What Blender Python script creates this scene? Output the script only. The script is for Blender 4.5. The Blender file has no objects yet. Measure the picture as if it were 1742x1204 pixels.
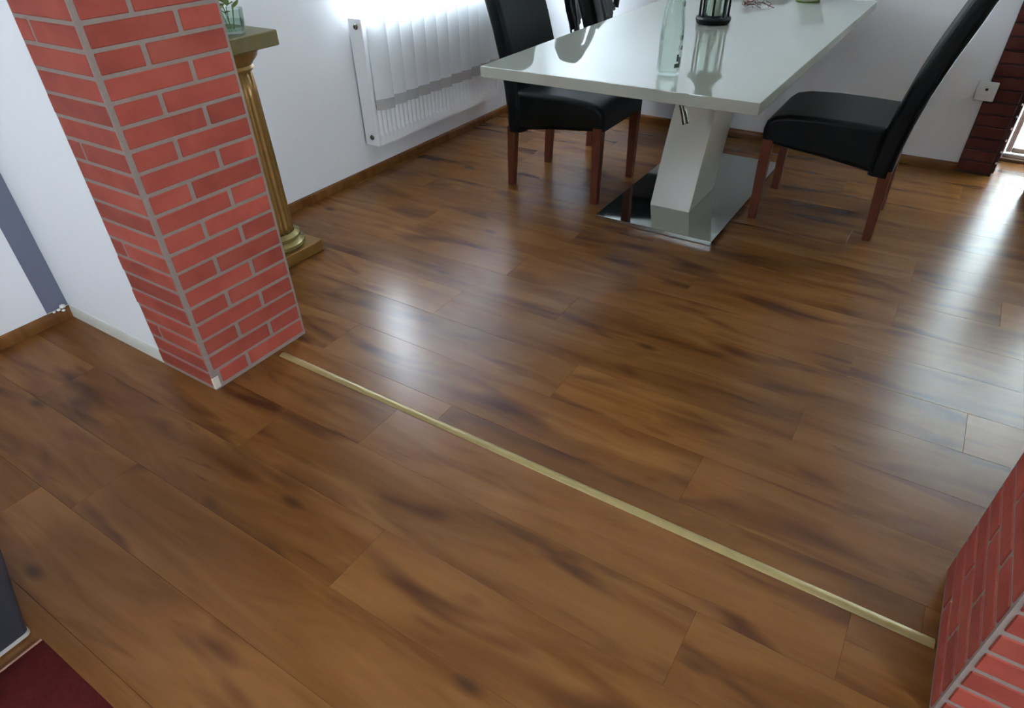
import bpy, bmesh, math, random
from mathutils import Matrix, Vector
random.seed(7)
SC = bpy.context.scene
COL = SC.collection

# ---------------------------------------------------------------- camera
def rz(a): return Matrix.Rotation(a, 4, 'Z')
def rx(a): return Matrix.Rotation(a, 4, 'X')
FPX = 1097.26
cam = bpy.data.cameras.new('camera')
cam.sensor_fit = 'HORIZONTAL'; cam.sensor_width = 36.0
cam.lens = FPX / 1742 * 36.0
cam.shift_x = -0.69 / 1742; cam.shift_y = 27.57 / 1742
cam.clip_start = 0.02
camo = bpy.data.objects.new('camera', cam); COL.objects.link(camo)
camo.matrix_world = Matrix.Translation((0, 0, 1.28)) @ rz(0.58573) @ rx(0.91573) @ rz(-0.025576)
SC.camera = camo

# ---------------------------------------------------------------- sky light and exposure
world = bpy.data.worlds.new('overcast_sky'); SC.world = world
world.use_nodes = True
bg = world.node_tree.nodes['Background']
bg.inputs['Color'].default_value = (0.74, 0.87, 1.0, 1)
bg.inputs['Strength'].default_value = 28.0
SC.view_settings.view_transform = 'Standard'
SC.view_settings.look = 'None'
SC.view_settings.gamma = 1.0
SC.view_settings.use_curve_mapping = False
SC.view_settings.exposure = 1.1
SC.cycles.max_bounces = 12
SC.cycles.diffuse_bounces = 8
SC.cycles.transparent_max_bounces = 16
SC.cycles.caustics_reflective = False
SC.cycles.caustics_refractive = False
SC.cycles.sample_clamp_indirect = 6.0

def portal(name, loc, rot, sx, sy):
    l = bpy.data.lights.new(name, 'AREA'); l.shape = 'RECTANGLE'; l.size = sx; l.size_y = sy
    l.cycles.is_portal = True
    o = bpy.data.objects.new(name, l); COL.objects.link(o)
    o.location = loc; o.rotation_euler = rot
    return o

# ---------------------------------------------------------------- room dimensions (metres)
XL, XR = -2.5236, 2.45          # left and right wall inner faces
YB, YF = 4.0424, -2.3           # back wall, wall behind the camera
H = 2.5
XP, XQ = -1.6655, -1.9363       # left brick pier: reveal face, left end of brick facing
YS, YP = 0.8103, 1.1892
XRP, YR1, YR2 = 0.330, 0.890, 1.268   # right brick pier
WIN = (2.43, 3.62, 0.80, 1.82)  # window in the left wall: y0 y1 z0 z1
DOORX = (0.287, 1.25); DOORH = 2.10; YD = 4.36
ADDED_WIN2 = (-1.45, -0.20, 0.98, 1.90)   # unseen right wall window, added for light: y0 y1 z0 z1
ADDED_WIN3 = (-2.40, -1.88, 1.25, 2.10)  # unseen window behind the camera, added for light: x0 x1 z0 z1
portal('sky_portal_rear', ((ADDED_WIN3[0]+ADDED_WIN3[1])/2, YF - 0.32, (ADDED_WIN3[2]+ADDED_WIN3[3])/2), (math.pi/2, 0, 0), ADDED_WIN3[1]-ADDED_WIN3[0], ADDED_WIN3[3]-ADDED_WIN3[2])
# portals that guide the sky light through the three openings
portal('sky_portal_side', (XL - 0.32, (WIN[0]+WIN[1])/2, (WIN[2]+WIN[3])/2), (0, -math.pi/2, 0), WIN[3]-WIN[2], WIN[1]-WIN[0])
portal('sky_portal_door', ((DOORX[0]+DOORX[1])/2, YD + 0.12, DOORH/2), (-math.pi/2, 0, 0), DOORX[1]-DOORX[0], DOORH)
portal('sky_portal_right', (XR + 0.32, (ADDED_WIN2[0]+ADDED_WIN2[1])/2, (ADDED_WIN2[2]+ADDED_WIN2[3])/2), (0, math.pi/2, 0), ADDED_WIN2[3]-ADDED_WIN2[2], ADDED_WIN2[1]-ADDED_WIN2[0])

# ---------------------------------------------------------------- materials
MATS = {}
def srgb(r, g, b):
    f = lambda c: (c/255/12.92) if c/255 <= 0.04045 else ((c/255+0.055)/1.055)**2.4
    return (f(r), f(g), f(b), 1)
def newmat(name):
    m = bpy.data.materials.new(name); m.use_nodes = True
    nt = m.node_tree; b = nt.nodes['Principled BSDF']
    MATS[name] = m
    return m, nt, b
def N(nt, t, **kw):
    n = nt.nodes.new(t)
    for k, v in kw.items(): setattr(n, k, v)
    return n
def L(nt, a, ai, b, bi): nt.links.new(a.outputs[ai], b.inputs[bi])
def plain(name, col, rough=0.5, metal=0.0, spec=0.5, noise=0.0, nscale=30, bump=0.0, coat=0.0):
    m, nt, b = newmat(name)
    b.inputs['Roughness'].default_value = rough
    b.inputs['Metallic'].default_value = metal
    b.inputs['Specular IOR Level'].default_value = spec
    b.inputs['Coat Weight'].default_value = coat
    b.inputs['Coat Roughness'].default_value = 0.03
    tc = N(nt, 'ShaderNodeTexCoord'); ns = N(nt, 'ShaderNodeTexNoise')
    ns.inputs['Scale'].default_value = nscale; ns.inputs['Detail'].default_value = 4
    L(nt, tc, 'Object', ns, 'Vector')
    mx = N(nt, 'ShaderNodeMix', data_type='RGBA')
    c2 = [max(0, c*(1-noise)) for c in col[:3]] + [1]; c1 = [min(1, c*(1+noise)) for c in col[:3]] + [1]
    mx.inputs[6].default_value = c1; mx.inputs[7].default_value = c2
    L(nt, ns, 'Fac', mx, 0); L(nt, mx, 2, b, 'Base Color')
    if bump:
        bp = N(nt, 'ShaderNodeBump'); bp.inputs['Strength'].default_value = bump; bp.inputs['Distance'].default_value = 0.002
        L(nt, ns, 'Fac', bp, 'Height'); L(nt, bp, 'Normal', b, 'Normal')
    return m

plain('wall_paint', (0.77, 0.77, 0.77, 1), 0.75, noise=0.03, nscale=3, spec=0.25)
plain('band_paint', (0.13, 0.14, 0.19, 1), 0.6, noise=0.04)
plain('ceiling_paint', (0.75, 0.75, 0.74, 1), 0.9, noise=0.02, spec=0.1)
plain('mortar', (0.24, 0.185, 0.155, 1), 0.9, noise=0.15, nscale=60, bump=0.5)
plain('mortar_pale', (0.55, 0.47, 0.38, 1), 0.9, noise=0.15, nscale=60, bump=0.5)
plain('white_metal', (0.82, 0.83, 0.83, 1), 0.35, noise=0.02)
plain('white_plastic', (0.70, 0.69, 0.66, 1), 0.35, noise=0.02)
plain('dark_gap', (0.03, 0.03, 0.03, 1), 0.7)
plain('black_leather', (0.005, 0.0065, 0.006, 1), 0.42, noise=0.15, nscale=120, bump=0.25, spec=0.16)
plain('red_wood', (0.125, 0.034, 0.016, 1), 0.5, spec=0.25, noise=0.25, nscale=14)
plain('lacquer', (0.36, 0.37, 0.312, 1), 0.0, noise=0.01, spec=0.75)
plain('lacquer_leg', (0.56, 0.54, 0.46, 1), 0.3, noise=0.01, spec=0.5)
plain('chrome', (0.62, 0.66, 0.62, 1), 0.06, metal=1.0, noise=0.02)
plain('dark_chrome', (0.16, 0.14, 0.10, 1), 0.25, metal=0.8, noise=0.05)
plain('gold', (0.23, 0.120, 0.028, 1), 0.36, metal=0.45, noise=0.2, nscale=40)
plain('gold_slab', (0.13, 0.098, 0.032, 1), 0.4, metal=0.2, noise=0.2, nscale=30)
plain('brass', (0.34, 0.255, 0.10, 1), 0.40, metal=0.25, noise=0.1, nscale=30)
plain('gold_ring', (0.22, 0.17, 0.05, 1), 0.22, metal=0.5, noise=0.1)
plain('black_metal', (0.010, 0.012, 0.010, 1), 0.5, spec=0.25)
plain('candle_wax', (0.6, 0.58, 0.52, 1), 0.5)
plain('green_leaf', (0.10, 0.16, 0.035, 1), 0.5, noise=0.3, nscale=20)
plain('bowl_white', (0.72, 0.74, 0.72, 1), 0.15)
plain('twig', (0.11, 0.035, 0.03, 1), 0.6, noise=0.2)
plain('tray_dark', (0.035, 0.025, 0.03, 1), 0.3)
plain('rim_metal', (0.55, 0.52, 0.48, 1), 0.35, metal=0.4)
plain('bin_grey', (0.030, 0.030, 0.038, 1), 0.35, noise=0.1)
plain('rug_red', (0.080, 0.010, 0.009, 1), 0.95, noise=0.35, nscale=90, bump=1.0, spec=0.1)
plain('rug_edge', (0.30, 0.15, 0.10, 1), 0.8, noise=0.2)
plain('jacket_black', (0.014, 0.015, 0.016, 1), 0.55, noise=0.3, nscale=15, bump=0.3)
plain('print_green', (0.03, 0.045, 0.03, 1), 0.4)
plain('subfloor', (0.08, 0.05, 0.03, 1), 0.9)
plain('frame_white', (0.75, 0.76, 0.76, 1), 0.3)
plain('threshold_wood', (0.13, 0.075, 0.04, 1), 0.5, noise=0.2)
plain('cream_board', (0.60, 0.58, 0.51, 1), 0.5, noise=0.12, nscale=8)
plain('cap_white', (0.75, 0.72, 0.66, 1), 0.5)

def brick_mat(name, k):
    m, nt, b = newmat(name)
    tc = N(nt, 'ShaderNodeTexCoord'); oi = N(nt, 'ShaderNodeObjectInfo')
    ad = N(nt, 'ShaderNodeVectorMath', operation='MULTIPLY_ADD')
    ad.inputs[1].default_value = (1, 1, 1)
    mul = N(nt, 'ShaderNodeMath', operation='MULTIPLY'); mul.inputs[1].default_value = 37
    L(nt, oi, 'Random', mul, 0); L(nt, tc, 'Object', ad, 0); L(nt, mul, 0, ad, 2)
    n1 = N(nt, 'ShaderNodeTexNoise'); n1.inputs['Scale'].default_value = 9; n1.inputs['Detail'].default_value = 5
    n2 = N(nt, 'ShaderNodeTexNoise'); n2.inputs['Scale'].default_value = 90; n2.inputs['Detail'].default_value = 3
    L(nt, ad, 0, n1, 'Vector'); L(nt, ad, 0, n2, 'Vector')
    r = N(nt, 'ShaderNodeValToRGB')
    e = r.color_ramp.elements
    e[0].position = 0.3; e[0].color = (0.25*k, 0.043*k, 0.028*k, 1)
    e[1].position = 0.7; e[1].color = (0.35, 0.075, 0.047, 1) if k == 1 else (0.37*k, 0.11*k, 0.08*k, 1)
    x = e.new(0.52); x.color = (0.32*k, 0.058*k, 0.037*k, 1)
    L(nt, n1, 'Fac', r, 0)
    hs = N(nt, 'ShaderNodeHueSaturation')
    mr = N(nt, 'ShaderNodeMapRange'); mr.inputs[3].default_value = 0.84; mr.inputs[4].default_value = 1.14
    L(nt, oi, 'Random', mr, 0); L(nt, mr, 0, hs, 'Value'); L(nt, r, 0, hs, 'Color'); L(nt, hs, 0, b, 'Base Color')
    bp = N(nt, 'ShaderNodeBump'); bp.inputs['Strength'].default_value = 0.5; bp.inputs['Distance'].default_value = 0.002
    L(nt, n2, 'Fac', bp, 'Height'); L(nt, bp, 'Normal', b, 'Normal')
    b.inputs['Roughness'].default_value = 0.72; b.inputs['Specular IOR Level'].default_value = 0.3
brick_mat('brick', 1)
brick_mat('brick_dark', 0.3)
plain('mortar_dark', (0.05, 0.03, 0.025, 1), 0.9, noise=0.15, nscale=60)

def plank_mat(name, dark_amt=1.0):
    m, nt, b = newmat(name)
    tc = N(nt, 'ShaderNodeTexCoord'); oi = N(nt, 'ShaderNodeObjectInfo')
    mul = N(nt, 'ShaderNodeMath', operation='MULTIPLY'); mul.inputs[1].default_value = 61
    L(nt, oi, 'Random', mul, 0)
    def coords(scale, off):
        mp = N(nt, 'ShaderNodeMapping'); mp.inputs['Scale'].default_value = scale; mp.inputs['Location'].default_value = off
        L(nt, tc, 'Object', mp, 'Vector')
        ad = N(nt, 'ShaderNodeVectorMath', operation='ADD'); L(nt, mp, 0, ad, 0); L(nt, mul, 0, ad, 1)
        return ad
    def noise(scale, off, detail=4, dist=0.0, rough=0.55):
        n = N(nt, 'ShaderNodeTexNoise'); n.inputs['Scale'].default_value = 1; n.inputs['Detail'].default_value = detail
        n.inputs['Distortion'].default_value = dist; n.inputs['Roughness'].default_value = rough
        L(nt, coords(scale, off), 0, n, 'Vector'); return n
    fine = noise((3.5, 70, 1), (0, 0, 0), 4, 0.4)
    mid = noise((1.6, 11, 1), (5, 3, 0), 4, 0.8)
    dark = noise((2.2, 9.5, 1), (11, 7, 2), 2, 0.5)
    lens = noise((3.2, 30, 1), (21, 1, 4), 3, 1.2)
    ramp = N(nt, 'ShaderNodeValToRGB'); e = ramp.color_ramp.elements
    e[0].position = 0.28; e[0].color = (0.126, 0.046, 0.0105, 1)
    e[1].position = 0.72; e[1].color = (0.222, 0.096, 0.029, 1)
    x = e.new(0.5); x.color = (0.175, 0.070, 0.0183, 1)
    L(nt, mid, 'Fac', ramp, 0)
    # fine grain
    mx = N(nt, 'ShaderNodeMix', data_type='RGBA', blend_type='MULTIPLY'); mx.inputs[0].default_value = 0.14
    fr = N(nt, 'ShaderNodeValToRGB'); fe = fr.color_ramp.elements
    fe[0].position = 0.3; fe[0].color = (0.62, 0.56, 0.5, 1); fe[1].position = 0.65; fe[1].color = (1.12, 1.1, 1.05, 1)
    L(nt, fine, 'Fac', fr, 0); L(nt, ramp, 0, mx, 6); L(nt, fr, 0, mx, 7)
    # broad dark heartwood clouds
    dr = N(nt, 'ShaderNodeMapRange'); dr.inputs[1].default_value = 0.54; dr.inputs[2].default_value = 0.73
    dr.inputs[3].default_value = 0; dr.inputs[4].default_value = 0.88*dark_amt
    L(nt, dark, 'Fac', dr, 0)
    m2 = N(nt, 'ShaderNodeMix', data_type='RGBA'); m2.inputs[7].default_value = (0.050, 0.013, 0.006, 1)
    L(nt, dr, 0, m2, 0); L(nt, mx, 2, m2, 6)
    # narrow dark cracks
    lr = N(nt, 'ShaderNodeMapRange'); lr.inputs[1].default_value = 0.67; lr.inputs[2].default_value = 0.76
    lr.inputs[3].default_value = 0; lr.inputs[4].default_value = 0.42
    L(nt, lens, 'Fac', lr, 0)
    m3 = N(nt, 'ShaderNodeMix', data_type='RGBA'); m3.inputs[7].default_value = (0.045, 0.016, 0.006, 1)
    L(nt, lr, 0, m3, 0); L(nt, m2, 2, m3, 6)
    # knots
    vo = N(nt, 'ShaderNodeTexVoronoi'); vo.inputs['Scale'].default_value = 1
    L(nt, coords((2.1, 5.2, 1), (3, 9, 0)), 0, vo, 'Vector')
    kr = N(nt, 'ShaderNodeMapRange'); kr.inputs[1].default_value = 0.03; kr.inputs[2].default_value = 0.11
    kr.inputs[3].default_value = 0.8; kr.inputs[4].default_value = 0
    L(nt, vo, 'Distance', kr, 0)
    m4 = N(nt, 'ShaderNodeMix', data_type='RGBA'); m4.inputs[7].default_value = (0.05, 0.02, 0.01, 1)
    L(nt, kr, 0, m4, 0); L(nt, m3, 2, m4, 6)
    hs = N(nt, 'ShaderNodeHueSaturation'); mr = N(nt, 'ShaderNodeMapRange'); mr.inputs[3].default_value = 0.86; mr.inputs[4].default_value = 1.12
    L(nt, oi, 'Random', mr, 0); L(nt, mr, 0, hs, 'Value'); L(nt, m4, 2, hs, 'Color'); L(nt, hs, 0, b, 'Base Color')
    rr = N(nt, 'ShaderNodeMapRange'); rr.inputs[3].default_value = 0.265; rr.inputs[4].default_value = 0.275
    L(nt, fine, 'Fac', rr, 0); L(nt, rr, 0, b, 'Roughness')
    b.inputs['Specular IOR Level'].default_value = 0.22
    bp = N(nt, 'ShaderNodeBump'); bp.inputs['Strength'].default_value = 0.004; bp.inputs['Distance'].default_value = 0.001
    L(nt, fine, 'Fac', bp, 'Height'); L(nt, bp, 'Normal', b, 'Normal')
plank_mat('plank_wood')
plank_mat('skirting_wood', 0.6)

def thin_glass(name, gloss=0.08, tint=(1, 1, 1, 1)):
    m = bpy.data.materials.new(name); m.use_nodes = True; nt = m.node_tree; nt.nodes.clear()
    out = N(nt, 'ShaderNodeOutputMaterial'); mix = N(nt, 'ShaderNodeMixShader'); t = N(nt, 'ShaderNodeBsdfTransparent'); g = N(nt, 'ShaderNodeBsdfGlossy')
    t.inputs[0].default_value = tint; g.inputs['Roughness'].default_value = 0.02
    mix.inputs[0].default_value = gloss
    L(nt, t, 0, mix, 1); L(nt, g, 0, mix, 2); L(nt, mix, 0, out, 0); MATS[name] = m
thin_glass('window_glass')
def curved_glass(name, tint):
    m = bpy.data.materials.new(name); m.use_nodes = True; nt = m.node_tree; nt.nodes.clear()
    out = N(nt, 'ShaderNodeOutputMaterial'); mix = N(nt, 'ShaderNodeMixShader'); t = N(nt, 'ShaderNodeBsdfTransparent'); g = N(nt, 'ShaderNodeBsdfGlossy')
    lw = N(nt, 'ShaderNodeLayerWeight'); lw.inputs['Blend'].default_value = 0.25
    cr = N(nt, 'ShaderNodeValToRGB'); cr.color_ramp.elements[0].color = tint; cr.color_ramp.elements[1].color = (tint[0]*0.90, tint[1]*0.92, tint[2]*0.90, 1)
    L(nt, lw, 'Facing', cr, 0); L(nt, cr, 0, t, 0)
    g.inputs['Roughness'].default_value = 0.03
    ml = N(nt, 'ShaderNodeMath', operation='MULTIPLY'); ml.inputs[1].default_value = 0.45
    L(nt, lw, 'Fresnel', ml, 0); L(nt, ml, 0, mix, 0); L(nt, t, 0, mix, 1); L(nt, g, 0, mix, 2); L(nt, mix, 0, out, 0); MATS[name] = m
curved_glass('bottle_glass', (0.93, 0.96, 0.94, 1))
curved_glass('cup_glass', (0.90, 0.95, 0.92, 1))
def translucent(name, col, transl, transp=0.0, rough=0.6):
    m = bpy.data.materials.new(name); m.use_nodes = True; nt = m.node_tree; nt.nodes.clear()
    out = N(nt, 'ShaderNodeOutputMaterial'); a = N(nt, 'ShaderNodeMixShader'); d = N(nt, 'ShaderNodeBsdfDiffuse'); t = N(nt, 'ShaderNodeBsdfTranslucent')
    tc = N(nt, 'ShaderNodeTexCoord'); ns = N(nt, 'ShaderNodeTexNoise'); ns.inputs['Scale'].default_value = 25
    mx = N(nt, 'ShaderNodeMix', data_type='RGBA'); mx.inputs[6].default_value = col; mx.inputs[7].default_value = [c*0.95 for c in col[:3]]+[1]
    L(nt, tc, 'Object', ns, 'Vector'); L(nt, ns, 'Fac', mx, 0); L(nt, mx, 2, d, 0); L(nt, mx, 2, t, 0)
    a.inputs[0].default_value = transl
    L(nt, d, 0, a, 1); L(nt, t, 0, a, 2)
    if transp:
        b = N(nt, 'ShaderNodeMixShader'); tr = N(nt, 'ShaderNodeBsdfTransparent'); b.inputs[0].default_value = transp
        L(nt, a, 0, b, 1); L(nt, tr, 0, b, 2); L(nt, b, 0, out, 0)
    else: L(nt, a, 0, out, 0)
    MATS[name] = m
translucent('blind_fabric', (0.92, 0.93, 0.93, 1), 0.42)
translucent('blind_weight', (0.50, 0.49, 0.48, 1), 0.08)
translucent('frosted_pane', (0.72, 0.74, 0.71, 1), 0.66, 0.05)

# ---------------------------------------------------------------- mesh helpers
class MB:
    def __init__(s): s.bm = bmesh.new()
    def box(s, x0, x1, y0, y1, z0, z1, bev=0.0, seg=1, mat=None):
        r = bmesh.ops.create_cube(s.bm, size=1.0)
        vs = r['verts']
        for v in vs:
            v.co = Vector(((x0+x1)/2 + v.co.x*(x1-x0), (y0+y1)/2 + v.co.y*(y1-y0), (z0+z1)/2 + v.co.z*(z1-z0)))
        if bev:
            es = list({e for v in vs for e in v.link_edges})
            r2 = bmesh.ops.bevel(s.bm, geom=es, offset=bev, segments=seg, profile=0.5, affect='EDGES')
            vs = list({v for f in r2['faces'] for v in f.verts} | {v for v in vs if v.is_valid})
        if mat is not None:
            for v in vs: v.co = mat @ v.co
        return s
    def prism(s, prof, axis, a0, a1, bev=0.0, seg=2):
        """prof: list of 2-D points; axis 'y': (x,z) swept along y; 'x': (y,z) along x; 'z': (x,y) along z"""
        def mk(p, a):
            return {'y': (p[0], a, p[1]), 'x': (a, p[0], p[1]), 'z': (p[0], p[1], a)}[axis]
        A = [s.bm.verts.new(mk(p, a0)) for p in prof]; B = [s.bm.verts.new(mk(p, a1)) for p in prof]
        n = len(prof); fs = []
        fs.append(s.bm.faces.new(A)); fs.append(s.bm.faces.new(list(reversed(B))))
        for i in range(n): fs.append(s.bm.faces.new((A[i], B[i], B[(i+1) % n], A[(i+1) % n])))
        bmesh.ops.recalc_face_normals(s.bm, faces=fs)
        if bev:
            es = list(fs[0].edges) + list(fs[1].edges)
            bmesh.ops.bevel(s.bm, geom=es, offset=bev, segments=seg, profile=0.5, affect='EDGES')
        return s
    def lathe(s, prof, cx=0, cy=0, n=32, rad=None, closed=False):
        rings = []
        for (r, z) in prof:
            ring = []
            for i in range(n):
                a = 2*math.pi*i/n
                rr = rad(a, r, z) if rad else r
                ring.append(s.bm.verts.new((cx+rr*math.cos(a), cy+rr*math.sin(a), z)))
            rings.append(ring)
        for k in range(len(rings)-1):
            for i in range(n):
                j = (i+1) % n
                s.bm.faces.new((rings[k][i], rings[k][j], rings[k+1][j], rings[k+1][i]))
        if not closed:
            if prof[0][0] > 1e-4: s.bm.faces.new(list(reversed(rings[0])))
            if prof[-1][0] > 1e-4: s.bm.faces.new(rings[-1])
        bmesh.ops.remove_doubles(s.bm, verts=s.bm.verts, dist=1e-6)
        return s
    def tube(s, pts, r, n=8, r1=None):
        pts = [Vector(p) for p in pts]; rings = []
        for i, p in enumerate(pts):
            d = (pts[min(i+1, len(pts)-1)] - pts[max(i-1, 0)]).normalized()
            u = d.cross(Vector((0, 0, 1)))
            if u.length < 1e-3: u = d.cross(Vector((0, 1, 0)))
            u.normalize(); w = d.cross(u)
            rr = r if r1 is None else r + (r1-r)*i/(len(pts)-1)
            rings.append([s.bm.verts.new(p + u*rr*math.cos(2*math.pi*k/n) + w*rr*math.sin(2*math.pi*k/n)) for k in range(n)])
        for k in range(len(rings)-1):
            for i in range(n):
                j = (i+1) % n
                s.bm.faces.new((rings[k][i], rings[k][j], rings[k+1][j], rings[k+1][i]))
        s.bm.faces.new(list(reversed(rings[0]))); s.bm.faces.new(rings[-1])
        return s
    def grid(s, fn, nu, nv):
        g = [[s.bm.verts.new(fn(i/(nu-1), j/(nv-1))) for j in range(nv)] for i in range(nu)]
        for i in range(nu-1):
            for j in range(nv-1):
                s.bm.faces.new((g[i][j], g[i+1][j], g[i+1][j+1], g[i][j+1]))
        return s
    def build(s, name, mat, parent=None, smooth=False, label=None):
        bmesh.ops.recalc_face_normals(s.bm, faces=s.bm.faces)
        me = bpy.data.meshes.new(name); s.bm.to_mesh(me); s.bm.free()
        return link(name, me, mat, parent, smooth, label)
def link(name, me, mat, parent=None, smooth=False, label=None):
    if mat and not me.materials: me.materials.append(MATS[mat])
    if smooth:
        me.polygons.foreach_set('use_smooth', [True]*len(me.polygons))
        if smooth != 'all':
            me.set_sharp_from_angle(angle=math.radians(40))
    o = bpy.data.objects.new(name, me); COL.objects.link(o)
    if smooth is True:
        wn = o.modifiers.new('face_weighted_normals', 'WEIGHTED_NORMAL'); wn.keep_sharp = True; wn.weight = 100
    if parent: o.parent = parent
    if label: o['label'] = label
    return o
def thing(name, label, cat, loc=(0, 0, 0), rot=0, group=None):
    o = bpy.data.objects.new(name, None); COL.objects.link(o)
    o.empty_display_size = 0.05
    o.location = loc; o.rotation_euler = (0, 0, rot); o['label'] = label; o['category'] = cat
    if group: o['group'] = group
    return o
def tag(o, label, cat, group=None):
    o['label'] = label; o['category'] = cat
    if group: o['group'] = group
    return o
def struct(o): o['kind'] = 'structure'; return o

# ================================================================ STRUCTURE
# ---- floor: slab plus individual laminate planks running along x
floor = struct(MB().box(XL-0.3, XR+0.3, YF-0.3, 4.6, -0.12, -0.0085).build('floor', 'subfloor'))
PITCH, PL = 0.19, 1.285
GAP = 0.0002
def plank(x0, x1, y0, y1, shift=0.0):
    if x1 - x0 < 0.02 or y1 - y0 < 0.01: return
    m = MB().box(-(x1-x0)/2+GAP, (x1-x0)/2-GAP, -(y1-y0)/2+GAP, (y1-y0)/2-GAP, -0.0084, 0.0, bev=0.0004)
    o = m.build('plank', 'plank_wood', floor)
    o.location = ((x0+x1)/2, (y0+y1)/2, 0)
def rows(start, lo, hi, seams, seedoff):
    k0 = math.floor((lo - start)/PITCH); k = k0
    while start + k*PITCH < hi:
        y0 = max(lo, start + k*PITCH); y1 = min(hi, start + (k+1)*PITCH)
        yc = start + (k+0.5)*PITCH
        sx = None
        for (ys, xs) in seams:
            if abs(ys - yc) < PITCH*0.5: sx = xs
        if sx is None: sx = random.Random(k*7+seedoff).uniform(0, PL)
        while sx > XL: sx -= PL
        x = sx
        while x < XR:
            plank(max(x, XL), min(x+PL, XR), y0, y1)
            x += PL
        k += 1
STRIP_Y = 1.057
rows(0.68, YF, STRIP_Y, [(0.77, -1.398), (0.96, -1.114), (0.58, -0.842), (0.20, -1.73), (0.39, -0.30), (0.01, -0.75)], 3)
rows(1.145, STRIP_Y, 4.5, [(1.24, -0.26), (1.62, -0.073), (2.0, 0.003), (2.38, 0.08), (1.43, -0.75), (1.81, -0.95), (2.19, -0.62)], 11)

# ---- brass transition strip between the two floors
m = MB(); prof = [(-0.0128, 0.0003), (-0.0115, 0.0028), (-0.006, 0.0055), (0, 0.0065), (0.006, 0.0055), (0.0115, 0.0028), (0.0128, 0.0003)]
m.prism([(STRIP_Y+a, b) for a, b in prof], 'x', -1.64, XRP-0.002)
trim = struct(m.build('trim_1', 'brass', None, True)); trim['label'] = 'narrow pale brass strip crossing the wooden floor between the brick piers'

# ---- left wall with window opening
wl = MB()
T = 0.3
wl.box(XL-T, XL, YF, WIN[0], 0, H); wl.box(XL-T, XL, WIN[1], 4.6, 0, H)
wl.box(XL-T, XL, WIN[0], WIN[1], 0, WIN[2]); wl.box(XL-T, XL, WIN[0], WIN[1], WIN[3], H)
wall_left = struct(wl.build('wall_left', 'wall_paint'))
MB().box(XL-0.001, XL+0.0012, 0.745, 0.8215, 0.045, H-0.002).build('painted_band', 'band_paint', wall_left, label='vertical grey painted band in the corner')
# ---- back wall with door opening
wb = MB()
wb.box(XL, DOORX[0], YB, YB+0.42, 0, H); wb.box(DOORX[1], XR, YB, YB+0.42, 0, H); wb.box(DOORX[0], DOORX[1], YB, YB+0.42, DOORH, H)
wall_back = struct(wb.build('wall_back', 'wall_paint'))
# ---- right wall, wall behind camera (each with an added window), ceiling
wr = MB()
wr.box(XR, XR+T, YF, ADDED_WIN2[0], 0, H); wr.box(XR, XR+T, ADDED_WIN2[1], 4.6, 0, H)
wr.box(XR, XR+T, ADDED_WIN2[0], ADDED_WIN2[1], 0, ADDED_WIN2[2]); wr.box(XR, XR+T, ADDED_WIN2[0], ADDED_WIN2[1], ADDED_WIN2[3], H)
wall_right = struct(wr.build('wall_right', 'wall_paint'))
wf = MB()
wf.box(XL-T, ADDED_WIN3[0], YF-T, YF, 0, H); wf.box(ADDED_WIN3[1], XR+T, YF-T, YF, 0, H)
wf.box(ADDED_WIN3[0], ADDED_WIN3[1], YF-T, YF, 0, ADDED_WIN3[2]); wf.box(ADDED_WIN3[0], ADDED_WIN3[1], YF-T, YF, ADDED_WIN3[3], H)
wall_front = struct(wf.build('wall_front', 'wall_paint'))
ceiling = struct(MB().box(XL-T, XR+T, YF-T, 4.6, H, H+0.15).build('ceiling', 'ceiling_paint'))

# ---- bricks
BRK = {}
def brick_mesh(lx, h=0.0475, d=0.014, mat='brick'):
    k = (round(lx, 3), round(h, 4), mat)
    if k not in BRK:
        m = MB().box(-lx/2, lx/2, -d/2, d/2, -h/2, h/2, bev=0.0022)
        bmesh.ops.recalc_face_normals(m.bm, faces=m.bm.faces)
        me = bpy.data.meshes.new('brick'); m.bm.to_mesh(me); m.bm.free(); me.materials.append(MATS[mat]); BRK[k] = me
    return BRK[k]
RB = random.Random(5)
def brick(parent, lx, pos, rot, mat='brick'):
    o = bpy.data.objects.new('brick', brick_mesh(lx, mat=mat)); COL.objects.link(o); o.parent = parent
    o.location = (pos[0], pos[1], pos[2] + RB.uniform(-0.0006, 0.0006))
    o.rotation_euler = (RB.uniform(-0.004, 0.004), RB.uniform(-0.003, 0.003), rot)
CP, C0 = 0.0572, 0.009      # course pitch and first joint
NC = int((H - C0)/CP)
# ---- left partition: white wall stub ending in the brick pier
wp = MB(); wp.box(XL, XQ-0.004, YS+0.012, YP, 0, H)
part_left = struct(wp.build('wall_partition_left', 'wall_paint'))
core = MB().box(XQ-0.004, XP-0.0035, YS+0.0035, YP, 0, H).build('mortar_core', 'mortar', part_left)
for n in range(NC):
    zc = C0 + CP*(n+0.5)
    # reveal face (faces +x): half and full slips in alternation
    y = YS + 0.018
    end = YP - 0.008
    half = 0.115
    full = end - y - half - 0.013
    seq = [half, full] if n % 2 == 0 else [full, half]
    for i, l in enumerate(seq):
        l2 = l; y2 = y
        if n == 0 and i == 0: y2 += 0.016; l2 -= 0.016
        brick(part_left, l2, (XP-0.0078+RB.uniform(-.0008, .0008), y2+l2/2, zc), math.pi/2)
        y += l + 0.013
    # front face (faces -y)
    x1 = XP - 0.010
    if n % 5 == 2:
        a = 0.055
        brick(part_left, a, (XQ+a/2, YS+0.0078, zc), 0); brick(part_left, x1-(XQ+a+0.012), ((x1+XQ+a+0.012)/2, YS+0.0078, zc), 0)
    else:
        l = x1 - XQ + RB.uniform(-0.004, 0.004)
        brick(part_left, l, (x1-l/2, YS+0.0078+RB.uniform(-.0008, .0008), zc), 0)
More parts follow.
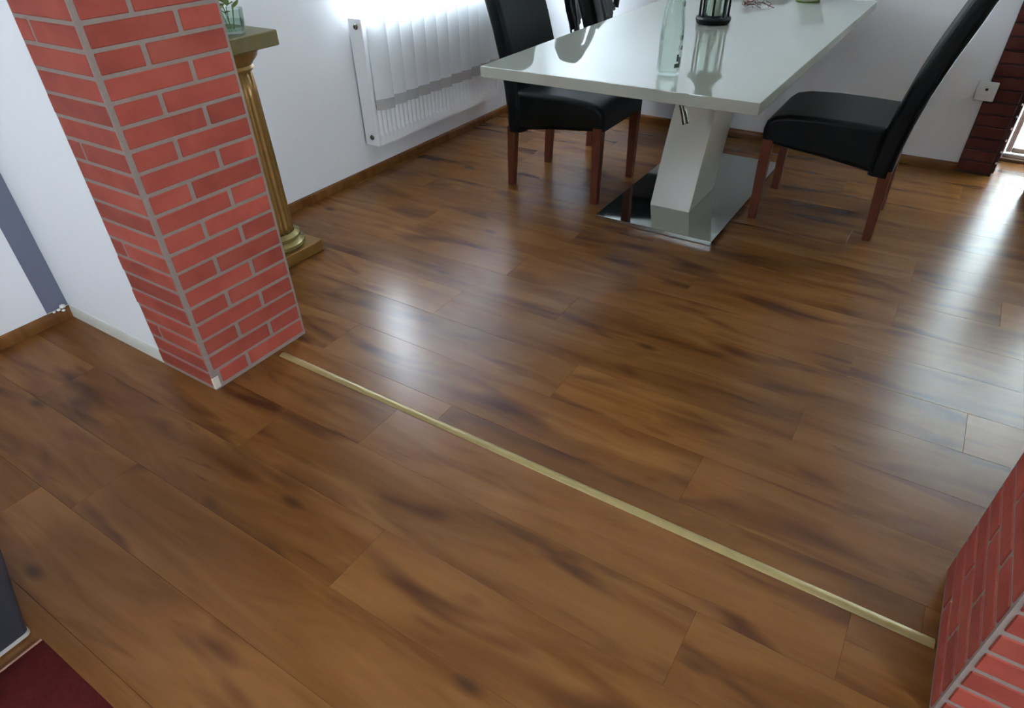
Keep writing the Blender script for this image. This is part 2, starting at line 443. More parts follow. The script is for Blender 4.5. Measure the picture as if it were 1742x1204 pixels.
MB().box(XP-0.010, XP-0.001, YS+0.0005, YS+0.026, 0.003, 0.048, bev=0.004).build('mortar_chip', 'mortar_pale', part_left)
# ---- right partition ending in a second brick pier
wp = MB(); wp.box(0.80, XR, YR1+0.012, YR2, 0, H)
part_right = struct(wp.build('wall_partition_right', 'wall_paint'))
MB().box(XRP+0.0035, 0.80, YR1+0.0035, YR2, 0, H).build('mortar_core', 'mortar', part_right)
for n in range(NC):
    zc = C0 + CP*(n+0.5)
    y = YR1 + 0.012; end = YR2 - 0.008; half = 0.115; full = end - y - half - 0.013
    for l in ([half, full] if n % 2 else [full, half]):
        brick(part_right, l, (XRP+0.0078, y+l/2, zc), math.pi/2); y += l + 0.013
    x = XRP + 0.012
    for l in ([0.215, 0.205] if n % 2 else [0.10, 0.215, 0.092]):
        brick(part_right, l, (x+l/2, YR1+0.0078, zc), 0); x += l + 0.013
# ---- brick facing beside the door (front of the back wall and the reveal)
BX0 = 0.140
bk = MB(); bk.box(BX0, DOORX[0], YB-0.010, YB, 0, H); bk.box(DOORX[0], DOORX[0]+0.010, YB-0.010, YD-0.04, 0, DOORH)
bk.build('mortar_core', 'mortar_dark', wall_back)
for n in range(NC):
    zc = C0 + CP*(n+0.5); w = DOORX[0]-BX0
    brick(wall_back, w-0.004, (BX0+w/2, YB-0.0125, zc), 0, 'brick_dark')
    if zc < DOORH-0.03:
        seq = [0.10, 0.165] if n % 2 else [0.165, 0.10]; y = YB-0.004
        for l in seq:
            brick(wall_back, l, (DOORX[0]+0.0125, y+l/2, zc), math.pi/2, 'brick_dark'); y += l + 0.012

# ---- baseboards
def skirt(name, p0, p1, h, d, mat, inward):
    """quarter-round strip along a wall from p0 to p1; inward: unit vector into the room"""
    m = MB(); n = 6
    prof = [(0, 0), (d, 0)] + [(d*math.cos(t*math.pi/2/n)**0.6, h*(0.35+0.65*math.sin(t*math.pi/2/n))) for t in range(0, n+1)] + [(0, h)]
    ln = (Vector(p1)-Vector(p0)).length
    m.prism([(a, b) for a, b in prof], 'x', 0, ln)
    bmesh.ops.remove_doubles(m.bm, verts=m.bm.verts, dist=1e-5)
    dirv = (Vector(p1)-Vector(p0)).normalized()
    M = Matrix(((dirv.x, inward[0], 0, p0[0]), (dirv.y, inward[1], 0, p0[1]), (0, 0, 1, 0.0002), (0, 0, 0, 1)))
    bmesh.ops.transform(m.bm, matrix=M, verts=m.bm.verts)
    return struct(m.build(name, mat, None, True))
skirt('baseboard_left', (XL, YP, 0), (XL, YB, 0), 0.042, 0.016, 'skirting_wood', (1, 0))
bl2 = skirt('baseboard_left_front', (XL, YF, 0), (XL, YS+0.012, 0), 0.042, 0.016, 'skirting_wood', (1, 0))
skirt('baseboard_back', (XL, YB, 0), (BX0, YB, 0), 0.042, 0.016, 'skirting_wood', (0, -1))
skirt('baseboard_back_right', (DOORX[1], YB, 0), (XR, YB, 0), 0.042, 0.016, 'skirting_wood', (0, -1))
skirt('baseboard_partition', (XL+0.016, YS+0.012, 0), (XQ-0.004, YS+0.012, 0), 0.05, 0.007, 'cream_board', (0, -1))
m = MB()
for (a, b, c, r) in ((0.0, -0.012, 0.040, 0.012), (0.006, -0.03, 0.036, 0.008), (0.004, -0.046, 0.034, 0.006), (0.012, -0.018, 0.030, 0.007)):
    r_ = bmesh.ops.create_icosphere(m.bm, subdivisions=1, radius=r)
    for v in r_['verts']: v.co = Vector((XL+0.010+a+v.co.x, YS+b+v.co.y, c+0.012+v.co.z*0.7))
m.build('plaster_crumb', 'cap_white', bl2, label='white plaster crumbs on the skirting in the corner')

# ---- window in left wall
def window(name, axis, plane, a0, a1, z0, z1, depth_dir):
    """frame with two sashes; axis: 'y' for a wall facing x, 'x' for a wall facing y"""
    f = MB(); fw, d = 0.06, 0.06
    def bx(mb, p0, p1, q0, q1, r0, r1, bev=0.004):
        if axis == 'y': mb.box(min(p0, p1), max(p0, p1), q0, q1, r0, r1, bev)
        else: mb.box(q0, q1, min(p0, p1), max(p0, p1), r0, r1, bev)
    p1 = plane + depth_dir*d
    bx(f, plane, p1, a0, a0+fw, z0, z1); bx(f, plane, p1, a1-fw, a1, z0, z1); bx(f, plane, p1, a0+fw, a1-fw, z0, z0+fw); bx(f, plane, p1, a0+fw, a1-fw, z1-fw, z1)
    am = (a0+a1)/2; bx(f, plane, p1, am-0.05, am+0.05, z0+fw, z1-fw)
    fr = struct(f.build(name, 'frame_white'))
    for (b0, b1) in ((a0+fw, am-0.05), (am+0.05, a1-fw)):
        s = MB(); bx(s, plane+depth_dir*0.026, plane+depth_dir*0.032, b0+0.001, b1-0.001, z0+fw+0.001, z1-fw-0.001, 0)
        s.build('pane', 'window_glass', fr)
    h = MB(); bx(h, plane-depth_dir*0.02, plane, am-0.012, am+0.012, (z0+z1)/2-0.06, (z0+z1)/2+0.06, 0.004); h.build('window_handle', 'white_plastic', fr)
    return fr
w1 = window('window_1', 'y', XL-0.13, WIN[0], WIN[1], WIN[2], WIN[3], -1)
MB().box(XL-0.13, XL-0.001, WIN[0]-0.0, WIN[1]+0.0, WIN[2], WIN[2]+0.025, bev=0.005).build('window_sill', 'white_plastic', w1)
window('added_window_2', 'y', XR+0.13, ADDED_WIN2[0], ADDED_WIN2[1], ADDED_WIN2[2], ADDED_WIN2[3], 1)  # added out of view to brighten the left wall
window('added_window_3', 'x', YF-0.13, ADDED_WIN3[0], ADDED_WIN3[1], ADDED_WIN3[2], ADDED_WIN3[3], -1)  # added out of view to brighten the white wall stub
# ---- white glazed door in the recess
dr = MB(); z0 = 0.018; fw = 0.035
dx0, dx1 = DOORX[0]+0.012, DOORX[1]
dr.box(dx0, dx0+fw, YD-0.03, YD+0.03, z0, DOORH, 0.004); dr.box(dx1-fw, dx1, YD-0.03, YD+0.03, z0, DOORH, 0.004); dr.box(dx0+fw, dx1-fw, YD-0.03, YD+0.03, DOORH-fw, DOORH, 0.004)
dr.box(dx0+fw, dx1-fw, YD-0.03, YD+0.03, z0, z0+0.02, 0.004)
door = struct(dr.build('door_1', 'frame_white'))
zb, zt = z0+0.024, DOORH-fw-0.004; sw = 0.028; dm = (dx0+dx1)/2
for (a0, a1) in ((dx0+fw+0.004, dm-0.002), (dm+0.002, dx1-fw-0.004)):
    lf = MB()
    lf.box(a0, a0+sw, YD-0.022, YD+0.022, zb, zt, 0.004); lf.box(a1-sw, a1, YD-0.022, YD+0.022, zb, zt, 0.004)
    lf.box(a0+sw, a1-sw, YD-0.022, YD+0.022, zb, zb+sw, 0.004); lf.box(a0+sw, a1-sw, YD-0.022, YD+0.022, zt-sw, zt, 0.004)
    leaf = lf.build('door_leaf', 'frame_white', door)
    MB().box(a0+sw+0.001, a1-sw-0.001, YD-0.004, YD+0.004, zb+sw+0.001, zt-sw-0.001).build('pane', 'frosted_pane', leaf)
MB().box(dm-0.022, dm-0.006, YD-0.07, YD-0.055, 1.0, 1.12, 0.004).box(dm-0.02, dm-0.008, YD-0.056, YD-0.02, 1.05, 1.07).build('door_handle', 'white_plastic', door)
struct(MB().box(dx0, dx1, YD-0.05, YD+0.06, 0.0002, z0, 0.003).build('trim_2', 'threshold_wood'))

# ================================================================ THINGS
# ---- radiator
RX0, RX1 = XL+0.03, XL+0.115
RY0, RY1, RZ0, RZ1 = 2.435, 3.56, 0.175, 0.765
rad = thing('radiator', 'white ribbed panel radiator mounted on the wall behind the vertical blind', 'radiator', (XL, (RY0+RY1)/2, 0))
def rl(o): o.location = (-rad.location.x, -rad.location.y, 0); return o
fp = RX1
def rib(u, v):
    y = RY0+0.022 + u*(RY1-RY0-0.044); z = RZ0 + v*(RZ1-RZ0)
    e = min(max((z-RZ0-0.045)/0.012, 0), 1) * min(max((RZ1-0.04-z)/0.012, 0), 1)
    return (fp - 0.009*e*(0.5+0.5*math.cos(2*math.pi*(y-RY0)/0.0333))**1.5, y, z)
m = MB()
zs = sorted({0, 0.045, 0.049, 0.053, 0.057, 0.3, RZ1-RZ0-0.052, RZ1-RZ0-0.046, RZ1-RZ0-0.04, RZ1-RZ0})
nu = 34*8+1
g = [[m.bm.verts.new(rib(i/(nu-1), z/(RZ1-RZ0))) for z in zs] for i in range(nu)]
for i in range(nu-1):
    for j in range(len(zs)-1): m.bm.faces.new((g[i][j], g[i+1][j], g[i+1][j+1], g[i][j+1]))
rl(m.build('front_panel', 'white_metal', rad, 'all'))
rl(MB().box(RX0+0.005, RX1-0.012, RY0+0.02, RY1-0.02, RZ0, RZ1-0.008).build('core', 'white_metal', rad))
for y0 in (RY0, RY1-0.024):
    sp = rl(MB().box(RX0, RX1, y0, y0+0.024, RZ0, RZ1, bev=0.006, seg=2).build('side_panel', 'white_metal', rad, True))
    if y0 == RY0:
        for zz in (RZ0+0.045, RZ1-0.035):
            pm = MB(); pm.lathe([(0.0, 0.0), (0.011, 0.0), (0.013, 0.004), (0.010, 0.009), (0.005, 0.009), (0.005, 0.004), (0, 0.004)], n=20)
            bmesh.ops.transform(pm.bm, matrix=Matrix.Translation(((RX0+RX1)/2+0.008, RY0, zz)) @ rx(math.pi/2), verts=pm.bm.verts)
            pm.build('plug', 'dark_chrome', sp, True)
gr = MB().box(RX0+0.004, RX1-0.004, RY0+0.024, RY1-0.024, RZ1-0.008, RZ1-0.004)
for i in range(38):
    y = RY0+0.03+i*(RY1-RY0-0.06)/37; gr.box(RX0+0.01, RX1-0.01, y-0.004, y+0.004, RZ1-0.004, RZ1)
rl(gr.build('top_grille', 'white_metal', rad))
rl(MB().box(XL+0.0005, RX0+0.01, RY0+0.2, RY0+0.23, RZ0+0.08, RZ1-0.08).build('bracket', 'white_metal', rad))
rl(MB().box(XL+0.0005, RX0+0.01, RY1-0.23, RY1-0.20, RZ0+0.08, RZ1-0.08).build('bracket', 'white_metal', rad))

# ---- vertical blind
BXC = XL+0.158
bl = thing('vertical_blind', 'white vertical slat blind hanging over the radiator', 'blind', (BXC, 3.05, 0.36))
MB().box(-0.02, 0.02, -0.62, 0.63, 1.54, 1.57, 0.004).build('head_rail', 'white_metal', bl)
MB().box(-0.18, -0.0, -0.60, -0.58, 1.545, 1.565).build('rail_bracket', 'white_metal', bl)
MB().box(-0.18, -0.0, 0.59, 0.61, 1.545, 1.565).build('rail_bracket', 'white_metal', bl)
SW, SA = 0.100, math.radians(-25)
def slat_part(z0, z1, th, bulge):
    m = MB(); n = 6
    def pr(t, off): return (bulge*(1-(2*t-1)**2)+off, (t-0.5)*SW)
    pts = [pr(i/n, th/2) for i in range(n+1)] + [pr(1-i/n, -th/2) for i in range(n+1)]
    m.prism(pts, 'z', z0, z1)
    bmesh.ops.recalc_face_normals(m.bm, faces=m.bm.faces)
    me = bpy.data.meshes.new('slat'); m.bm.to_mesh(me); m.bm.free(); return me
sm = slat_part(0.048, 1.54, 0.0008, 0.007); wm = slat_part(0.0, 0.05, 0.0022, 0.007)
for i in range(13):
    s = link('slat', sm, 'blind_fabric', bl, True)
    s.location = (0, -0.565 + i*0.0945, RB.uniform(-0.003, 0.003)); s.rotation_euler = (0, 0, SA + RB.uniform(-0.05, 0.05))
    link('bottom_weight', wm, 'blind_weight', s, True)

# ---- dining table
TX0, TX1, TY0, TY1, TH, TT = -1.397, -0.442, 1.952, 3.93, 0.76, 0.036
tb = thing('dining_table', 'white glossy dining table on a leaning pillar with chrome floor plate', 'table', ((TX0+TX1)/2, 3.1, 0))
def tl(o): o.location = (-tb.location.x, -tb.location.y, 0); return o
tl(MB().box(TX0, TX1, TY0, TY1, TH-TT, TH, bev=0.003, seg=2).build('tabletop', 'lacquer', tb, True))
tl(MB().box(TX0+0.2, TX1-0.2, 2.75, TY1-0.35, TH-TT-0.03, TH-TT).build('underframe', 'lacquer_leg', tb))
# leaning, slightly bowed pillar
prof = []
nz = 12
def fy(t): return 2.80 + 0.31*t + 0.035*math.sin(t*math.pi)*-0.6
def by(t): return 3.135 + 0.33*t - 0.03*math.sin(t*math.pi)
zt_ = TH-TT-0.03
m = MB()
pts = [(fy(i/nz), 0.020+(zt_-0.020)*i/nz) for i in range(nz+1)] + [(by(1-i/nz), 0.020+(zt_-0.020)*(1-i/nz)) for i in range(nz+1)]
m.prism(pts, 'x', -1.045, -0.852, bev=0.003)
tl(m.build('pillar', 'lacquer_leg', tb, True))
tl(MB().box(-1.217, -0.665, 2.563, 3.655, 0.0015, 0.020, bev=0.0008).build('floor_plate', 'chrome', tb))
for x in (-1.19, -0.69):
    for y in (2.59, 3.63): tl(MB().box(x-0.015, x+0.015, y-0.015, y+0.015, 0.0003, 0.0016).build('foot_pad', 'dark_gap', tb))
lv = MB(); lv.tube([(-0.975, 2.77, 0.72), (-0.952, 2.755, 0.53), (-0.918, 2.74, 0.465), (-0.905, 2.735, 0.43)], 0.011, 10, 0.015)
tl(lv.build('locking_lever', 'dark_chrome', tb, True, label='dark metal locking lever under the table top'))

# ---- dining chairs
def loft(m, secs):
    """secs: closed rings of equal length"""
    rings = [[m.bm.verts.new(p) for p in s] for s in secs]; n = len(secs[0])
    for k in range(len(rings)-1):
        for i in range(n):
            j = (i+1) % n; m.bm.faces.new((rings[k][i], rings[k][j], rings[k+1][j], rings[k+1][i]))
    m.bm.faces.new(list(reversed(rings[0]))); m.bm.faces.new(rings[-1])
def rrect(w, d, r, n=4):
    pts = []
    for (sx, sy, a0) in ((1, 1, 0), (-1, 1, 90), (-1, -1, 180), (1, -1, 270)):
        for i in range(n+1):
            a = math.radians(a0+90*i/n); pts.append((sx*(w/2-r)+r*math.cos(a), sy*(d/2-r)+r*math.sin(a)))
    return pts
OUT = [(-0.268, 0.272), (-0.272, 0.36), (-0.288, 0.48), (-0.312, 0.60), (-0.345, 0.72), (-0.385, 0.84), (-0.415, 0.94), (-0.428, 1.01)]
def chair_proto(label, loc, rot):
    c = thing('dining_chair', label, 'chair', loc, rot, 'black leather dining chairs at the table')
    hw = 0.226; hb = 0.211
    # seat with skirt: rounded, the underside rising towards the front
    m = MB()
    top = [(-0.20, 0.468), (-0.1, 0.472), (0.05, 0.474), (0.17, 0.468), (0.225, 0.455), (0.252, 0.432), (0.260, 0.40), (0.258, 0.345)]
    bot = [(0.0, 0.318), (-0.2, 0.288)]
    m.prism(top + bot, 'y', -hw, hw, bev=0.022, seg=3)
    m.build('seat', 'black_leather', c, True)
    m = MB(); secs = []
    for i, (x, z) in enumerate(OUT):
        t = i/(len(OUT)-1); th = 0.088 - 0.018*t
        x2, z2 = OUT[min(i+1, len(OUT)-1)]; x1, z1 = OUT[max(i-1, 0)]
        d = Vector((x2-x1, 0, z2-z1)).normalized(); nrm = Vector((d.z, 0, -d.x))
        cen = Vector((x, 0, z)) + nrm*th/2
        secs.append([cen + nrm*a + Vector((0, b, 0)) for a, b in rrect(th, 2*hb, 0.026)])
    # rounded top roll
    last = secs[-1]; cen = sum((Vector(p) for p in last), Vector())/len(last)
    secs.append([cen + (Vector(p)-cen)*0.93 + Vector((-0.004, 0, 0.014)) for p in last])
    secs.append([cen + (Vector(p)-cen)*0.70 + Vector((-0.006, 0, 0.024)) for p in last])
    loft(m, secs)
    bk = m.build('backrest', 'black_leather', c, True)
    for (lx, zt, dx, ly) in ((-0.245, 0.30, -0.012, 0.186), (0.230, 0.36, 0.0, 0.203)):
        for s in (-1, 1):
            lm = MB(); w0, w1 = 0.046, 0.034
            secs = [[Vector((lx+dx+a*w1/w0, s*ly+b*w1/w0, 0.0004)) for a, b in rrect(w0, w0, 0.004, 1)],
                    [Vector((lx+a, s*ly+b, zt)) for a, b in rrect(w0, w0, 0.004, 1)]]
            loft(lm, secs); lm.build('leg', 'red_wood', c, True)
    return c
def copy_tree(o, parent=None):
    c = o.copy(); COL.objects.link(c)
    if parent: c.parent = parent
    for ch in o.children: copy_tree(ch, c)
    return c
ch1 = chair_proto('black leather dining chair on red-brown legs standing in front of the radiator', (-1.530, 2.925, 0), 0)
ch2 = copy_tree(ch1); ch2.location = (-1.535, 3.725, 0); ch2.rotation_euler = (0, 0, math.radians(20)); ch2['label'] = 'black leather dining chair with a dark jacket over its backrest'
ch3 = copy_tree(ch1); ch3.location = (-0.372, 3.148, 0); ch3.rotation_euler = (0, 0, math.radians(180.5)); ch3['label'] = 'black leather dining chair turned towards the white table in front of the wall socket'

# ---- jacket over the second chair
jk = MB()
path = [(-0.205, 0.63), (-0.222, 0.70), (-0.262, 0.82), (-0.295, 0.92), (-0.318, 1.0), (-0.345, 1.058), (-0.39, 1.064), (-0.432, 1.046), (-0.455, 0.99), (-0.435, 0.9), (-0.415, 0.8), (-0.39, 0.68), (-0.37, 0.58)]
def pp(t):
    f = t*(len(path)-1); i = min(int(f), len(path)-2); a = f-i
    return (path[i][0]*(1-a)+path[i+1][0]*a, path[i][1]*(1-a)+path[i+1][1]*a)
def jf(u, v):
    x, z = pp(v); s = u*2-1
    wy = 0.222 + 0.010*math.sin(v*31) + 0.008*math.sin(v*57+1)
    side = -1 if v < 0.45 else 1
    off = 0.012*math.sin(u*22+v*9)*0.5 + 0.006*math.sin(u*41)
    lower = 0.03*math.sin(u*9)*(1 if v < 0.05 or v > 0.95 else 0)
    return (x + (abs(off)+0.004)*(-1 if v > 0.5 else 1), s*wy, z+lower)
jk.grid(jf, 26, 40)
j = jk.build('jacket', 'jacket_black', None, 'all')
md = j.modifiers.new('thickness', 'SOLIDIFY'); md.thickness = 0.006; md.offset = 0
j.location = ch2.location; j.rotation_euler = ch2.rotation_euler
tag(j, 'black jacket draped over the backrest of a dining chair near the room corner', 'jacket')
sl = MB(); sl.tube([(-0.30, 0.232, 0.96), (-0.24, 0.262, 0.90), (-0.20, 0.267, 0.82), (-0.185, 0.245, 0.74), (-0.19, 0.228, 0.66)], 0.024, 10, 0.018)
sl.build('sleeve', 'jacket_black', j, True)

# ---- bottle
bt = thing('water_bottle', 'clear glass water bottle standing on the white table', 'bottle', (-0.786, 2.128, TH+0.0004))
prof = [(0.0, 0.0), (0.030, 0.0), (0.036, 0.004), (0.0372, 0.02), (0.0368, 0.10), (0.0355, 0.135), (0.0325, 0.170), (0.0275, 0.205), (0.0215, 0.238), (0.0165, 0.265), (0.0140, 0.285), (0.0135, 0.305), (0.0155, 0.308), (0.0155, 0.316), (0.0135, 0.320)]
inner = [(r-0.0028, z) for r, z in reversed(prof[3:])] + [(0.030, 0.010), (0.0, 0.012)]
MB().lathe(prof + inner, n=40, closed=True).build('bottle_body', 'bottle_glass', bt, True)
MB().lathe([(0.0, 0.310), (0.0155, 0.310), (0.0165, 0.312), (0.0165, 0.334), (0.014, 0.337), (0.0, 0.337)], n=24).build('bottle_cap', 'white_plastic', bt, True)
def patch(a0, a1, z0, z1, r):
    m = MB(); n = 6
    def f(u, v): a = a0+(a1-a0)*u; return (r*math.cos(a), r*math.sin(a), z0+(z1-z0)*v)
    m.grid(f, n, 2); return m
for (a0, a1, z0, z1, r) in ((-0.75, -0.15, 0.028, 0.040, 0.0376), (-0.60, -0.40, 0.046, 0.066, 0.0376), (-0.35, -0.1, 0.036, 0.058, 0.0376), (-0.25, 0.05, 0.078, 0.090, 0.0374), (-0.3, -0.05, 0.105, 0.118, 0.0371), (-0.2, 0.15, 0.195, 0.208, 0.0295)):
    n = 5; pr = MB()
    g = [[pr.bm.verts.new((r*math.cos(a0+(a1-a0)*i/n), r*math.sin(a0+(a1-a0)*i/n), z)) for z in (z0, z1)] for i in range(n+1)]
    for i in range(n): pr.bm.faces.new((g[i][0], g[i+1][0], g[i+1][1], g[i][1]))
    pr.build('print_mark', 'print_green', bt, label='dark print on the glass')

# ---- lantern
ln = thing('lantern', 'black metal lantern with thin bars on the white table', 'lantern', (-0.952, 3.045, TH+0.0004))
MB().lathe([(0, 0), (0.062, 0), (0.068, 0.004), (0.074, 0.020), (0.070, 0.028), (0.0, 0.030)], n=36).build('base', 'black_metal', ln, True)
for i in range(8):
    a = 2*math.pi*(i+0.3)/8
    w = 0.005
    MB().tube([(0.058*math.cos(a), 0.058*math.sin(a), 0.028), (0.060*math.cos(a), 0.060*math.sin(a), 0.205)], w, 8).build('bar', 'black_metal', ln, True)
MB().lathe([(0.050, 0.030), (0.050, 0.2), (0.0485, 0.2), (0.0485, 0.030)], n=32, closed=True).build('glass_cylinder', 'cup_glass', ln, True)
MB().lathe([(0, 0.0305), (0.026, 0.0305), (0.026, 0.10), (0.022, 0.102), (0, 0.100)], n=24).build('candle', 'candle_wax', ln, True)
MB().lathe([(0.0, 0.203), (0.074, 0.203), (0.076, 0.212), (0.060, 0.225), (0.040, 0.246), (0.034, 0.262), (0.042, 0.275), (0.045, 0.295), (0.036, 0.318), (0.0, 0.328)], n=36).build('roof', 'black_metal', ln, True)
rg = MB(); rg.tube([(0.03*math.cos(t*math.pi*2/24), 0, 0.352+0.03*math.sin(t*math.pi*2/24)) for t in range(25)], 0.003, 6); rg.build('ring', 'black_metal', ln, True)

# ---- bowl with green rim leaves, twigs, dark tray
bw = thing('bowl', 'round white bowl with a green foot at the far end of the table', 'bowl', (-0.735, 3.80, TH+0.0004))
po = [(0.050, 0.0065), (0.074, 0.032), (0.092, 0.070), (0.096, 0.090)]
MB().lathe([(0.0, 0.0065)] + po + [(0.092, 0.090), (0.068, 0.040), (0.042, 0.0115), (0.0, 0.0105)], n=40, closed=True).build('bowl_body', 'bowl_white', bw, True)
MB().lathe([(0.0, 0.0), (0.056, 0.0), (0.058, 0.003), (0.054, 0.0063), (0.0, 0.0063)], n=40).build('foot', 'green_leaf', bw, True, label='green foot')
tw = thing('twig_decoration', 'loose reddish dried twigs lying on the white table behind the lantern', 'twigs', (-0.90, 3.52, TH))
for i in range(7):
    a = i*0.5; r0 = random.Random(i)
    pts = []
    for k in range(9):
        t = k/8; ang = a + t*2.2
        pts.append((0.07*math.cos(ang)*(0.6+0.5*r0.random())+r0.uniform(-.01, .01), 0.045*math.sin(ang), 0.0035+0.03*math.sin(t*math.pi)*r0.random()))
    MB().tube(pts, 0.002, 6, 0.0012).build('twig', 'twig', tw, True)
ty = thing('tray', 'flat dark tray at the far end of the white table', 'tray', (-0.98, 3.85, TH+0.0004), 0.03)
MB().box(-0.14, 0.14, -0.07, 0.07, 0, 0.012, 0.004).build('tray_base', 'tray_dark', ty)
rm = MB(); rm.box(-0.14, 0.14, -0.07, -0.062, 0.012, 0.024, 0.002).box(-0.14, 0.14, 0.062, 0.07, 0.012, 0.024, 0.002).box(-0.14, -0.132, -0.062, 0.062, 0.012, 0.024, 0.002).box(0.132, 0.14, -0.062, 0.062, 0.012, 0.024, 0.002)
rm.build('rim', 'tray_dark', ty)

# ---- gold column pedestal
PW = 0.132; PX, PY = -2.09-PW, 1.693-PW
pd = thing('column_pedestal', 'gold fluted column pedestal with square top behind the brick pier', 'pedestal', (PX, PY, 0))
MB().box(-PW, PW, -PW, PW, 0.0004, 0.049, bev=0.003).build('plinth', 'gold', pd)
MB().lathe([(0.0, 0.049), (0.112, 0.049), (0.118, 0.058), (0.116, 0.070), (0.104, 0.076), (0.098, 0.084), (0.104, 0.090), (0.104, 0.100), (0.092, 0.108), (0.086, 0.114), (0.0, 0.114)], n=48).build('base_torus', 'gold_ring', pd, True)
def flute(a, r, z): return r - 0.006*(0.5+0.5*math.cos(a*18))**1.2
MB().lathe([(0.082, 0.112), (0.080, 0.14), (0.077, 0.4), (0.072, 0.65), (0.070, 0.742)], n=180, rad=flute).build('shaft', 'gold', pd, 'all')
MB().lathe([(0.0, 0.738), (0.074, 0.738), (0.080, 0.746), (0.076, 0.756), (0.084, 0.766), (0.100, 0.782), (0.106, 0.796), (0.100, 0.803), (0.104, 0.811), (0.0, 0.811)], n=48).build('capital', 'gold', pd, True)
MB().box(-PW, PW, -PW, PW, 0.811, 0.861, bev=0.003).build('top_slab', 'gold_slab', pd)
cg = thing('glass_vase', 'small clear glass with water and green sprigs on the gold pedestal', 'vase', (-2.175, 1.573, 0.8614))
po = [(0.0, 0.0), (0.040, 0.0), (0.044, 0.004), (0.050, 0.075)]
MB().lathe(po + [(0.0480, 0.075), (0.0415, 0.010), (0.0, 0.009)], n=36, closed=True).build('glass_wall', 'cup_glass', cg, True)
MB().lathe([(0.0, 0.0095), (0.041, 0.0105), (0.0452, 0.040), (0.0, 0.040)], n=32).build('water', 'cup_glass', cg, True)
rv = random.Random(3)
for i in range(16):
    a = rv.uniform(0, 6.28); r0 = rv.uniform(0.005, 0.034); zz = rv.uniform(0.055, 0.105); ti = rv.uniform(0.1, 0.9)
    lm = MB()
    def lf2(u, v, a=a, r0=r0, zz=zz, ti=ti):
        w = 0.011*math.sin(math.pi*u)*(v*2-1); q = u*0.035
        x = r0+q*math.cos(ti); return (x*math.cos(a)-w*math.sin(a), x*math.sin(a)+w*math.cos(a), zz+q*math.sin(ti)+0.003*v)
    lm.grid(lf2, 6, 3); o = lm.build('leaf', 'green_leaf', cg, 'all'); o.modifiers.new('thickness', 'SOLIDIFY').thickness = 0.0012
for i in range(5):
    a = i*1.3; MB().tube([(0.01*math.cos(a), 0.01*math.sin(a), 0.012), (0.025*math.cos(a+.4), 0.025*math.sin(a+.4), 0.085)], 0.0016, 6).build('stem', 'green_leaf', cg)

# ---- wall socket beside the brick facing
so = thing('wall_socket', 'white wall socket at the edge of the dark brick facing', 'socket', (0.136, YB-0.0205, 0.398))
sm_ = MB(); sm_.box(-0.043, 0.043, -0.012, 0.020, -0.043, 0.043, bev=0.004, seg=2); sm_.build('cover_plate', 'white_plastic', so, True)
rm = MB(); rm.lathe([(0.027, 0.0), (0.027, 0.002), (0.022, 0.002), (0.019, -0.008), (0.0, -0.008)], n=32)
bmesh.ops.transform(rm.bm, matrix=Matrix.Translation((0, -0.0122, 0)) @ rx(math.pi/2), verts=rm.bm.verts)
well = rm.build('socket_well', 'white_plastic', so, True)
for s in (-1, 1):
    MB().box(s*0.0095-0.0025, s*0.0095+0.0025, -0.0090, -0.0050, -0.0025, 0.0025).build('pin_hole', 'dark_gap', well)
MB().box(-0.007, 0.007, -0.0135, -0.006, 0.004, 0.016, 0.002).build('plug_insert', 'dark_gap', well)

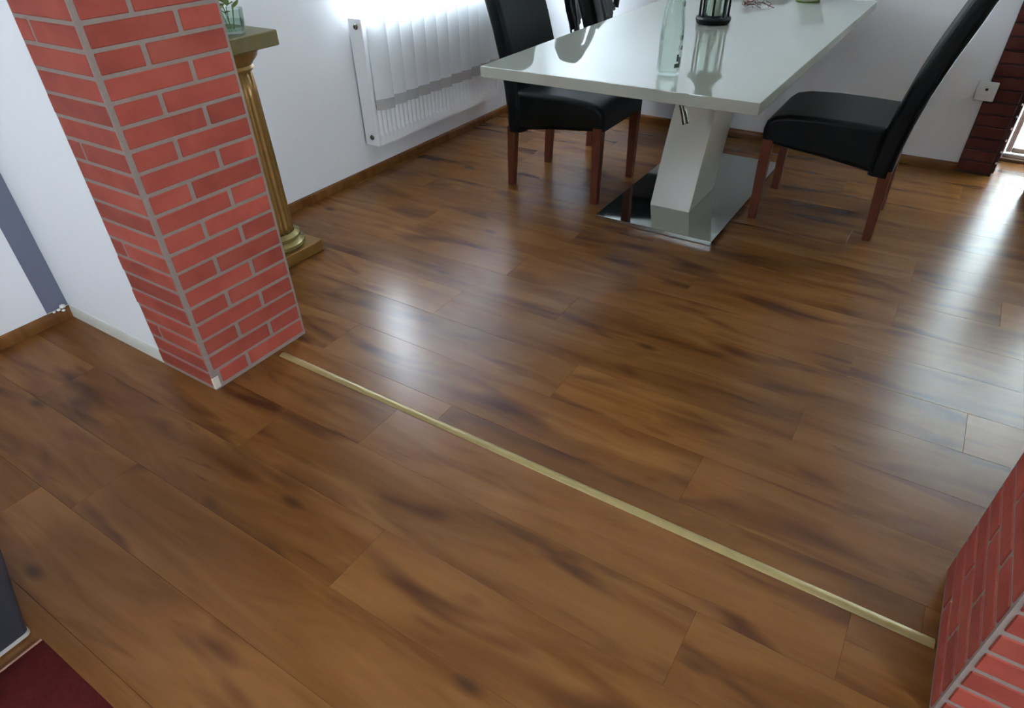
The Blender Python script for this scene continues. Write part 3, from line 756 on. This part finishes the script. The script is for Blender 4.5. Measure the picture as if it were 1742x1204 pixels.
# ---- dark grey bin and red rug on the camera's side
bn = thing('waste_bin', 'dark grey tapered bin with chrome base rim beside the red rug', 'bin', (-1.45, -0.08, 0))
m = MB(); secs = []
for (z, g) in ((0.014, 0.0), (0.05, 0.006), (0.25, 0.046), (0.55, 0.085), (0.56, 0.083)):
    secs.append([Vector((a, b, z)) for a, b in rrect(0.29+g*1.2, 0.29+2*g, 0.012, 3)])
loft(m, secs); m.build('bin_body', 'bin_grey', bn, True)
m = MB(); loft(m, [[Vector((a, b, z)) for a, b in rrect(0.292, 0.292, 0.012, 3)] for z in (0.004, 0.0145)]); m.build('chrome_rim', 'rim_metal', bn, True)
m = MB(); loft(m, [[Vector((a, b, z)) for a, b in rrect(0.27, 0.27, 0.012, 3)] for z in (0.0003, 0.004)]); m.build('foot', 'dark_gap', bn, True)
m = MB(); loft(m, [[Vector((a, b, z)) for a, b in rrect(0.36-q, 0.45-q, 0.02, 3)] for z, q in ((0.56, 0.0), (0.59, 0.01), (0.60, 0.05))]); m.build('lid', 'bin_grey', bn, True)
rg = thing('rug', 'dark red rug on the wooden floor beside the dark grey bin', 'rug', (-0.6, -0.55, 0))
RX_, RY_ = 0.673, 0.618
def rugf(u, v):
    x = -RX_+2*RX_*u; y = -RY_+2*RY_*v
    e = min(u, 1-u)*2*RX_; e2 = min(v, 1-v)*2*RY_; d = min(1, min(e, e2)/0.02)
    return (x, y, 0.0006+0.0065*math.sqrt(d) + 0.0008*math.sin(x*90)*math.sin(y*80)*d)
mr_ = MB().grid(rugf, 60, 60); mr_.build('pile', 'rug_red', rg, 'all')
MB().box(-RX_-0.001, RX_+0.001, -RY_-0.001, RY_+0.001, 0.0001, 0.0005).build('backing', 'rug_red', rg)
MB().tube([(-RX_+0.001, -RY_, 0.003), (-RX_+0.001, RY_, 0.003)], 0.0026, 6).build('edge_binding', 'rug_edge', rg, True)

# ---- black container by the door, made tall to darken the floor reflection
bb = thing('upright_container', 'black upright container on the floor in front of the white door', 'container', (0.60, 3.86, 0))
prof = [(0.0, 0.0004), (0.150, 0.0004), (0.158, 0.006), (0.160, 0.03), (0.165, 0.85), (0.170, 0.855), (0.170, 0.875), (0.162, 0.878), (0.155, 0.87), (0.150, 0.04), (0.0, 0.035)]
MB().lathe(prof, n=48, closed=True).build('container_body', 'black_metal', bb, True)
MB().lathe([(0.1605, 0.03), (0.1655, 0.034), (0.1665, 0.046), (0.1615, 0.05)], n=48, closed=True).build('base_ring', 'black_metal', bb, True)
